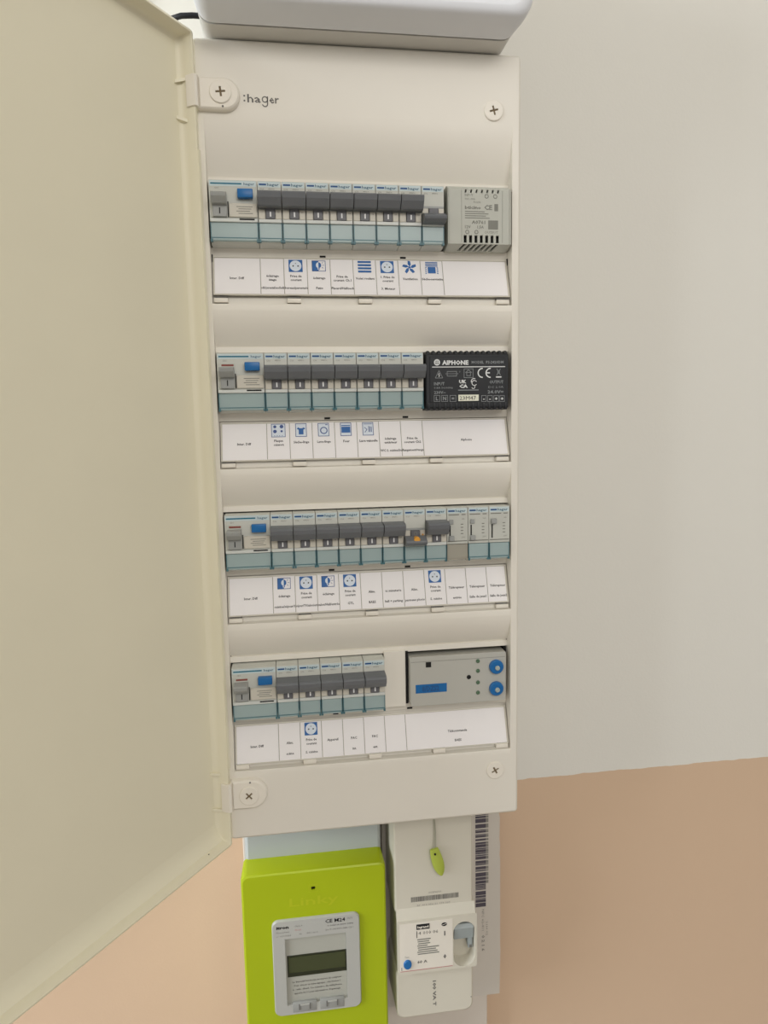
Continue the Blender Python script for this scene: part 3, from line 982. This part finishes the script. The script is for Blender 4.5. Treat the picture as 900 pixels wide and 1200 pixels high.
# ---- black intercom supply, right end of the second row
b = ROWS[1] - 0.8
ib = thing('intercom_power_supply', 'black ribbed power supply with white lettering at the right end of the second row', 'power supply', (80, b - 46, -74))
XL, XR = 45.2, 114.4
HF = 3.0
c = MB()
c.loft([(rrect(XL, XR, b - 45.6, b, 1.0), -74), (rrect(XL, XR, b - 45.6, b, 1.0), HF - 4), (rrect(XL + 0.4, XR - 0.4, b - 44.6, b - 1.4, 1.0), HF - 0.6), (rrect(XL + 1, XR - 1, b - 43.2, b - 2.2, 1.0), HF)], 'black_case')
c.box(XL + 3.5, XR - 3.0, b - 39.5, b - 3.6, HF - 0.4, HF + 0.35, 'black_case', 0.3, 1)
case = c.build('case', ib)
for k in range(15):
    x = XL + 2.6 + k * (XR - XL - 5.2) / 14
    tp = MB().loft([(circle(x, b - 0.4, 1.75, 10), -30), (circle(x, b - 0.4, 1.75, 10), HF - 2.2), (circle(x, b - 0.9, 1.2, 10), HF - 0.8)], 'black_case')
    tp.build('top_rib', case)
    lo = MB().box(x - 1.1, x + 1.1, b - 46.0, b - 40.2, -8, HF + 0.6, 'black_case', 0.7, 2)
    lo.build('bottom_rib', case)
def ax(X):
    return XL + (X - 52) / 798.0 * (XR - XL)
def az(Y, X=450):
    return b - (Y + (X - 52) * 0.016 - 108) / 550.0 * 46
f = flat(HF + 0.5)
pt = MB()
pt.ring(ax(162), az(198), 1.5, 2.5, 0, 'pale_text', 24, f)
pt.line(ax(162) - 1.6, az(198) + 0.2, ax(162) + 1.6, az(198) + 0.2, 0.8, 'pale_text', f)
pt.line(ax(162), az(198) - 1.6, ax(162), az(198) + 1.6, 0.8, 'pale_text', f)
pt.text('AIPHONE', ax(210), az(204, 300), 4.6, 'pale_text', f, width=21.6, align='l', bold=0.045)
pt.text('MODEL  PS-2420DM', ax(795), az(196, 650), 3.0, 'dim_text', f, width=26.5, align='r', bold=0.02)
pt.rect(ax(115), ax(812), az(246), az(238), 'pale_text', f)
pt.line(ax(145), az(345), ax(180), az(275), 0.4, 'dim_text', f)
pt.line(ax(180), az(275), ax(215), az(345), 0.4, 'dim_text', f)
pt.line(ax(145), az(345), ax(215), az(345), 0.4, 'dim_text', f)
pt.line(ax(184), az(298), ax(174), az(318), 0.5, 'pale_text', f)
pt.line(ax(186), az(314), ax(178), az(336), 0.5, 'pale_text', f)
pt.frame(ax(255), ax(348), az(330), az(282), 0.4, 'dim_text', f)
pt.line(ax(240), az(306), ax(362), az(306), 0.35, 'dim_text', f)
pt.text('T', ax(376), az(290), 2.0, 'dim_text', f)
pt.frame(ax(415), ax(505), az(346), az(258), 0.4, 'dim_text', f)
pt.frame(ax(440), ax(480), az(328), az(292), 0.4, 'dim_text', f)
pt.line(ax(430), az(298), ax(460), az(270), 0.4, 'dim_text', f)
pt.line(ax(460), az(270), ax(490), az(298), 0.4, 'dim_text', f)
def arc(cx, cz, r, w, a0, a1, mat='pale_text', n=14):
    A = [math.radians(a0 + (a1 - a0) * i / n) for i in range(n + 1)]
    vs = [f(cx + (r - w) * math.cos(a), cz + (r - w) * math.sin(a)) for a in A] + [f(cx + r * math.cos(a), cz + r * math.sin(a)) for a in A]
    pt.add(vs, [(i, i + 1, n + 2 + i, n + 1 + i) for i in range(n)], mat)
arc(ax(592), az(300), 4.0, 0.95, 85, 275)
arc(ax(668), az(300), 4.0, 0.95, 85, 275)
pt.rect(ax(632), ax(664), az(306), az(294), 'pale_text', f)
pt.rect(ax(722), ax(776), az(346), az(334), 'pale_text', f)
pt.line(ax(730), az(262), ax(766), az(322), 0.5, 'dim_text', f)
pt.line(ax(766), az(262), ax(730), az(322), 0.5, 'dim_text', f)
pt.frame(ax(738), ax(760), az(310), az(274), 0.35, 'dim_text', f)
pt.text('INPUT', ax(132), az(404, 200), 3.4, 'dim_text', f, width=8.6, align='l', bold=0.02)
pt.text('0.8A 50/60Hz', ax(132), az(442, 200), 2.2, 'dim_text', f, width=15.5, align='l')
pt.text('230V~', ax(132), az(486, 200), 3.2, 'dim_text', f, width=9.4, align='l', bold=0.02)
pt.text('UK', ax(404), az(382), 3.6, 'pale_text', f, width=6.0, bold=0.05)
pt.text('CA', ax(412), az(425), 3.6, 'pale_text', f, width=7.0, bold=0.05)
arc(ax(515), az(395), 2.3, 0.6, 30, 330)
arc(ax(512), az(380), 2.6, 0.6, 60, 200)
arc(ax(505), az(432), 1.6, 0.5, 200, 420)
pt.rect(ax(360), ax(555), az(466), az(458), 'dim_text', f)
pt.text('OUTPUT', ax(795), az(384, 700), 3.4, 'dim_text', f, width=11.6, align='r', bold=0.02)
pt.text('DC 2.0A', ax(795), az(432, 700), 2.2, 'dim_text', f, width=12.6, align='r')
pt.text('24.0V=', ax(795), az(478, 700), 3.4, 'dim_text', f, width=13.2, align='r', bold=0.02)
for x0, x1, t in ((130, 188, 'L'), (200, 262, 'N'), (280, 340, '='), (582, 630, '-'), (640, 690, '-'), (700, 750, '+'), (758, 806, '+')):
    pt.frame(ax(x0), ax(x1), az(574, x0), az(512, x0), 0.35, 'dim_text', f)
    pt.text(t, ax((x0 + x1) / 2), az(544, x0), 4.0, 'pale_text' if t in '+-' else 'dim_text', f, bold=0.03)
pt.build('printed_face', case)
stk = MB().box(ax(362), ax(556), az(566), az(506), HF + 0.3, HF + 0.55, 'sticker')
stk.text('23M47', ax(452), az(538), 4.2, 'black_print', flat(HF + 0.66), width=13.6)
stk.build('date_sticker', case)

# ---- grey remote-control module, right end of the bottom row
b = ROWS[3]
rm = thing('emergency_light_remote', 'flat grey control module with two blue knobs, right end of the bottom row', 'control module', (72, b - 46, -74))
c = MB()
c.loft([(rrect(29.8, 114.6, -207.3, -165.9, 1.6), -74), (rrect(29.8, 114.6, -207.3, -165.9, 1.6), -3.0), (rrect(29.8, 114.6, b - 46.6, b - 1.6, 1.6, inset=0.8), -2.2)], 'remote')
b = -162.0
f = flat(-2.05)
c.rect(31.0, 113.4, b - 8.2, b - 7.9, 'grey_text', f)
c.box(43.8, 48.4, b - 13.2, b - 8.6, -3, -2.0, 'dark')
case = c.build('case', rm)
tp = MB().box(34.8, 61.8, b - 35.6, b - 28.0, -2.2, -1.8, 'blue', 0.15, 1)
tp.text('8/DZS2', 47.6, b - 31.9, 6.4, 'navy_print', flat(-1.7), width=15, bold=0.04)
tp.build('blue_tape', case)
MB().disc(81.2, b - 24.2, 1.9, -3, -1.9, 'dark', 16).build('push_hole', case)
for z in (10.5, 19.2, 29.5, 38.6):
    MB().disc(89.2, b - z, 1.75, -3, -1.2, 'led', 16, 0.5).build('indicator_lamp', case)
for z in (16.2, 35.6):
    k = MB().disc(105.2, b - z, 6.1, -2.4, 1.2, 'blue', 28, 0.8)
    for q in range(3):
        a = 2.1 * q + 0.4
        k.box(105.2 + 3.9 * math.cos(a) - 0.5, 105.2 + 3.9 * math.cos(a) + 0.5, b - z + 3.9 * math.sin(a) - 0.5, b - z + 3.9 * math.sin(a) + 0.5, 1.0, 1.4, 'blue')
    ko = k.build('knob', case)
    MB().disc(105.4, b - z - 0.3, 2.0, 1.0, 3.2, 'knob_tip', 16, 0.6).build('knob_tip', rm)
# dark gaps either side belong to the board's opening
g = MB().box(27.3, 29.4, b - 46.2, b + 0.2, -30, -8, 'dark')
g.box(114.9, 117.2, b - 45, b, -60, -12, 'dark')
g.build('opening_gap', board)

# ------------------------------------------------------------------ white box above the board
rt = thing('router_box', 'white two-shell plastic box sitting on top of the electrical panel', 'router', (0, 314, -40))
BL, BR, BZ0, BZ1 = -121.0, 119.0, 313.2, 470.0
t = MB()
t.loft([(rrect(BL + 5, BR - 8, BZ0 + 0.6, BZ1 - 5, 9, 6), -119.5), (rrect(BL + 3.5, BR - 6.5, BZ0 + 0.2, BZ1 - 4, 10, 6), -20), (rrect(BL + 3, BR - 6, BZ0, BZ1 - 4, 10, 6), 15.8)], 'box_base')
t.build('base_shell', rt)
MB().loft([(rrect(BL + 5, BR - 8, BZ0 + 2, BZ1 - 6, 9, 6), 15.6), (rrect(BL + 5, BR - 8, BZ0 + 2, BZ1 - 6, 9, 6), 18.6)], 'dark').build('seam_shade', rt)  # dark band stands in for the shaded gap between the shells
t = MB()
t.loft([(rrect(BL + 2.6, BR - 5.2, BZ0 - 0.3, BZ1 - 3.6, 11, 6), 18.3), (rrect(BL + 0.8, BR - 1.2, BZ0 + 1.4, BZ1 - 2, 12, 6), 30), (rrect(BL, BR, BZ0 + 3.0, BZ1, 13, 6), 40), (rrect(BL, BR, BZ0 + 3.0, BZ1, 13, 6, inset=0.9), 42.6),
        (rrect(BL, BR, BZ0 + 3.0, BZ1, 13, 6, inset=2.6), 44.2), (rrect(BL, BR, BZ0 + 3.0, BZ1, 13, 6, inset=5.5), 44.9)], 'box_white')
t.build('front_shell', rt)
cb = MB()
cb.tube([(-116.5, 321.8, 9), (-122.0, 321.8, 9), (-130.0, 321.4, 8.5), (-140, 320.6, 4), (-150, 319, -16), (-166, 316, -60), (-176, 320, -108), (-178, 345, -116.5), (-178, 470, -117), (-178, 1000, -117)], 1.9, 'cable', 10)
tag(cb.build('power_cable', org=(-117, 329, 8)), 'short black cable leaving the left end of the white box', 'cable')

# ------------------------------------------------------------------ below the board: plate, meter, main breaker
bd = MB().loft([(rrect(-124, 126, -680, -314, 3), WALL_H), (rrect(-124, 126, -680, -314, 3), -101), (rrect(-124, 126, -680, -314, 3, inset=1), -100)], 'board')
tag(bd.build('mounting_board', org=(0, -680, WALL_H)), 'white backing board on the peach wall behind the meter and main breaker', 'board')

mt = thing('electricity_meter', 'lime green electricity meter with a dark display under the panel', 'electricity meter', (-56, -580, -100))
t = MB()
t.loft([(rrect(-119.5, 10, -600, -330, 6), -99.8), (rrect(-119.5, 10, -600, -330, 6), -70), (rrect(-118.5, 9, -599, -331, 6), -66), (rrect(-116, 6.5, -597, -333.5, 6), -64)], 'meter_grey')
t.build('body', mt)
t = MB()
GL, GR, GT, GB = -122.3, 10.8, -374.0, -600.0
t.loft([(rrect(GL + 1, GR - 1, GB, GT + 0.6, 5, 5), -66), (rrect(GL, GR, GB, GT, 6, 5), -44), (rrect(GL, GR, GB, GT, 6, 5, 0.6), -41.2), (rrect(GL, GR, GB, GT, 6, 5, 2.0), -40.2)], 'green', True, False)
t.plate(rrect(GL, GR, GB, GT, 6, 5, 2.0), -41.5, -40.2, 'green', [rrect(-58.7, -55.1, -394.0, -390.9, 0.2, 1)], floor=(-44, 'dark'))
t.frame(-61.0, -52.8, -396.3, -388.6, 0.4, 'green_text', flat(-40.1))
cov = t.build('green_cover', mt)
em = MB()
em.text('Linky', -56.6, -404.6, 11.5, 'green_text', flat(-40.06), width=45, bold=0.01)
em.build('embossed_name', cov)
pl = MB()
wl, wr, wt, wb = -96.0, -15.0, -420.0, -516.4
pl.loft([(rrect(wl, wr, wb, wt, 6, 5), -40.6), (rrect(wl, wr, wb, wt, 6, 5), -38.8), (rrect(wl, wr, wb, wt, 6, 5, 0.8), -37.6)], 'meter_plate', False, False)
inset = [(-84.5, -506.0), (-28.0, -506.0), (-28.0, -438.5), (-84.5, -438.5)]
pl.plate(rrect(wl, wr, wb, wt, 6, 5, 0.8), -42.0, -37.6, 'meter_plate', [inset])
pl.quad([(x, z, -40.0) for x, z in inset], 'meter_inset')
f = flat(-37.5)
pl.text('itron', -92.0, -426.5, 4.0, 'black_print', f, width=11.5, align='l', bold=0.05)
pl.text('Monophasé', -92.0, -431.2, 2.3, 'print_and_shade', f, width=11.8, align='l')
pl.text('n° 0210631', -92.0, -435.0, 2.1, 'print_and_shade', f, width=13, align='l')
pl.text('Classe A', -75.0, -426.4, 2.0, 'print_and_shade', f, align='l')
pl.text('90-60', -75.0, -430.4, 2.6, 'pink_line', f, align='l')
pl.text('Hz', -71.0, -434.6, 2.0, 'print_and_shade', f, align='l')
pl.text('CE M24', -47.0, -425.0, 5.0, 'black_print', f, width=18.5, align='l', bold=0.02)
pl.text('0071', -26.5, -424.4, 2.6, 'print_and_shade', f, align='l')
pl.text('0-10/60 A 230V 50Hz', -21.0, -429.6, 2.2, 'black_print', f, width=24, align='r')
pl.text('20-T-14-000-088-CJ-1', -21.0, -433.6, 2.2, 'print_and_shade', f, width=26, align='r')
pl.text('IP51 cat.C', -64.0, -434.6, 2.0, 'print_and_shade', f, width=10, align='l')
face = pl.build('display_plate', mt)
face['label'] = 'silver grey plate around the display'
f = flat(-39.9)
tx = MB()
for k, s_ in enumerate(('Le dispositif fonctionne au travers du compteur', 'Pour obtenir un index appuyer : sélectionner l', "à : info client. Le numéro de téléphone", 'appel le 06.11 pour informations. Dépannage')):
    tx.text(s_, -56.0, -484.6 - 3.9 * k, 2.3, 'label_print', f, width=46 - (k % 2) * 3, bold=0.01)
tx.build('instruction_text', face)
sc_ = MB().box(-83.2, -27.9, -479.0, -457.2, -40.4, -39.6, 'lcd_dark', 0.2, 1)
sc_.box(-81.8, -29.3, -474.6, -459.0, -39.9, -39.3, 'lcd')
sc_.build('display', face)
for x0, x1 in ((-79.6, -57.0), (-54.2, -31.2)):
    k = MB().box(x0, x1, -518.0 + 4.0, -503.8, -40.2, -37.2, 'meter_button', 0.8, 2)
    xm = (x0 + x1) / 2
    k.box(xm - 5.5, xm - 4.3, -511, -505.5, -37.4, -36.6, 'print_and_shade')
    k.box(xm + 4.3, xm + 5.5, -511, -505.5, -37.4, -36.6, 'print_and_shade')
    k.box(xm - 4.3, xm + 4.3, -506.6, -505.4, -37.4, -36.5, 'meter_plate')
    k.build('button', mt)

mbk = thing('main_breaker', 'tall cream main breaker with oval lever recess, right of the green meter', 'main breaker', (58, -545, -100))
# base plate behind it, carrying the stickers
bs = MB()
edge = [(14, -570), (136.5, -571), (136.8, -548), (137.4, -520), (137.0, -512), (137.0, -418), (136.2, -413), (137.0, -404), (136.2, -396), (136.6, -372), (135.6, -368), (135.4, -322), (14, -322)]
bs.plate(edge, -99.8, -90.0, 'base')
base = bs.build('base_plate', mbk)
st = MB()
z = -326.0
fb = flat(-89.8)
while z > -466.5:
    w = random.choice((1.0, 1.4, 2.2, 3.2, 4.4))
    st.rect(110.6, 121.6, z - w, z, 'bar', fb)
    if z < -366 and z > -440:
        st.rect(121.6, 124.4, z - w, z, 'bar_soft', fb)
    z -= w + random.choice((0.35, 0.5, 0.7, 1.5))
st.text('NFC 62-411', 118.4, -484.0, 3.4, 'bar_soft', fb, width=24, rot=-math.pi / 2)
st.text('0 2 1 6', 118.6, -510.5, 4.2, 'bar_soft', fb, width=18, rot=-math.pi / 2, bold=0.03)
st.text('21H 02', 122.6, -494.0, 2.6, 'bar_soft', fb, width=16, rot=-math.pi / 2)
st.build('barcode_sticker', base)
# main housing: upper part, stepped-out middle, lower part
t = MB()
def housing(x0, x1, z0, z1, h, r=2.0, bev=1.6, h0=-95.0):
    t.loft([(rrect(x0 - 1.5, x1 + 1.5, z0 - 1, z1 + 1, r, 4), h0), (rrect(x0, x1, z0, z1, r, 4), h - bev), (rrect(x0, x1, z0, z1, r, 4, bev * 0.4), h - bev * 0.3), (rrect(x0, x1, z0, z1, r, 4, bev), h)], 'agcp', True, True)
housing(19.0, 94.6, -428.0, -322, -42.0)
t.prism_x([(-424.5, -42.0), (-434.6, -37.5), (-434.6, -60), (-424.5, -60)], 20.2, 96.0, 'agcp')
housing(19.6, 95.2, -541.5, -488.0, -44.0, 7.0)
# middle block with a real oval recess
mid = rrect(20.6, 97.4, -489.5, -434.0, 2.0, 4)
oval = rrect(74.4, 95.4, -488.2, -441.6, 10.2, 8)
t.plate(mid, -92.0, -37.4, 'agcp', [oval])
t.loft([(oval, -37.5), ([(84.9 + (x - 84.9) * 0.93, -465 + (z + 465) * 0.96) for x, z in oval], -50.0)], 'agcp', False, True)
# small round moulding, vertical serial number
t.text('100 VA T', 56.6, -518.5, 4.2, 'print_and_shade', flat(-43.8), width=27, rot=-math.pi / 2, bold=0.03)
t.disc(93.2, -527.5, 0.6, -45, -43.7, 'grey_text', 8)
f = flat(-41.85)
xs = 34.6
while xs < 80.4:
    w = random.choice((0.4, 0.5, 0.8))
    t.rect(xs, xs + w, -419.0, -414.0, 'print_and_shade', f)
    xs += w + random.choice((0.25, 0.4))
t.text('003N601', 57.6, -411.0, 2.6, 'bar_soft', f, width=12)
t.text('N° 412 056 21 074 060', 56.5, -423.0, 2.6, 'bar_soft', f, width=32)
house = t.build('housing', mbk)
lb = MB()
lb.box(22.4, 73.6, -486.0, -437.0, -37.6, -37.2, 'agcp_label')
f = flat(-37.05)
lb.rect(22.6, 73.4, -486.0, -485.3, 'pink_line', f)
lb.box(38.6, 51.2, -444.0, -438.8, -37.2, -36.9, 'black_print')
lb.text('legrand', 44.9, -441.5, 3.0, 'agcp_label', flat(-36.8), width=10.6, bold=0.04)
lb.rect(38.6, 39.2, -452.5, -445.5, 'black_print', f)
lb.text('4 010 06', 40.4, -448.0, 4.6, 'print_and_shade', f, width=19, align='l')
for k, wd in enumerate((13, 11.5, 12.5, 10, 21, 18, 19.5, 21)):
    lb.rect(39.2 + (k % 3) * 0.4, 39.2 + wd, -455.0 - 2.15 * k, -453.9 - 2.15 * k, 'grey_text', f)
lb.text('60 A', 39.0, -477.6, 4.0, 'print_and_shade', f, width=9.6, align='l', bold=0.02)
lb.poly(circle(65.4, -441.6, 2.6, 18, 1.9), 'black_print', f)
lb.line(63.6, -442.0, 67.4, -441.0, 0.5, 'agcp_label', flat(-36.9))
lb.text('I', 65.8, -451.0, 6.0, 'print_and_shade', f, bold=0.05)
lb.text('0', 65.8, -475.0, 5.0, 'print_and_shade', f, bold=0.06)
lb.text('Test', 29.0, -471.2, 2.4, 'grey_text', f)
lb.rect(23.6, 24.2, -484.8, -481.4, 'print_and_shade', f)
lb.build('rating_label', house)
MB().disc(29.6, -478.6, 3.9, -38, -35.6, 'blue', 24, 0.8, rz=4.8).build('test_button', house)['label'] = 'blue oval push button'
lv = MB()
lv.prism_x([(-446.0, -50.5), (-446.5, -41.0), (-449.5, -38.6), (-461.0, -40.0), (-462.6, -43.0), (-462.6, -50.5)], 75.6, 94.4, 'agcp_lever')
lv.box(89.6, 94.2, -472.6, -460.0, -50.5, -41.0, 'agcp_lever', 0.8, 2)
lv.box(90.8, 93.2, -472.2, -469.2, -41.2, -40.8, 'print_and_shade')
lv.build('lever', mbk)['label'] = 'blue-grey lever set high in the recess'
# lead-style seal hanging on its wire
sl = thing('seal_tag', 'small green plastic seal hanging from a thin wire on the main breaker', 'seal', (60, -391, -41))
MB().tube([(57.0, -326.0, -41.2), (57.4, -352.0, -40.9), (57.0, -364.0, -39.6), (56.4, -371.0, -38.6)], 0.55, 'wire', 6).build('wire', sl)
MB().tube([(57.3, -326.0, -41.3), (58.8, -350.0, -41.0), (58.6, -366.0, -39.6)], 0.45, 'wire', 6).build('wire', sl)
k = MB()
loops = []
for i in range(11):
    s_ = i / 10.0
    cx, cz = 56.6 + 7.2 * s_, -365.0 - 27.5 * s_
    wd = (4.0, 4.6, 4.9, 5.2, 5.4, 5.5, 5.4, 5.0, 4.3, 3.2, 1.2)[i]
    loops.append([(cx + wd * math.cos(a) * 0.97, cz - wd * math.cos(a) * -0.25, -38.6 + 2.2 * math.sin(a) * (wd / 5.5)) for a in [2 * math.pi * q / 14 for q in range(14)]])
vs = [p for lp in loops for p in lp]
fs = [(i * 14 + q, i * 14 + (q + 1) % 14, (i + 1) * 14 + (q + 1) % 14, (i + 1) * 14 + q) for i in range(10) for q in range(14)] + [tuple(range(14)), tuple(range(140, 154))]
k.add(vs, fs, 'seal', True)
k.build('seal_body', sl)
MB().disc(57.2, -369.0, 1.0, -37.2, -35.9, 'dark', 10).build('wire_hole', sl)

# scene data the checks do not need
for o in COL.objects:
    if 'org' in o:
        del o['org']
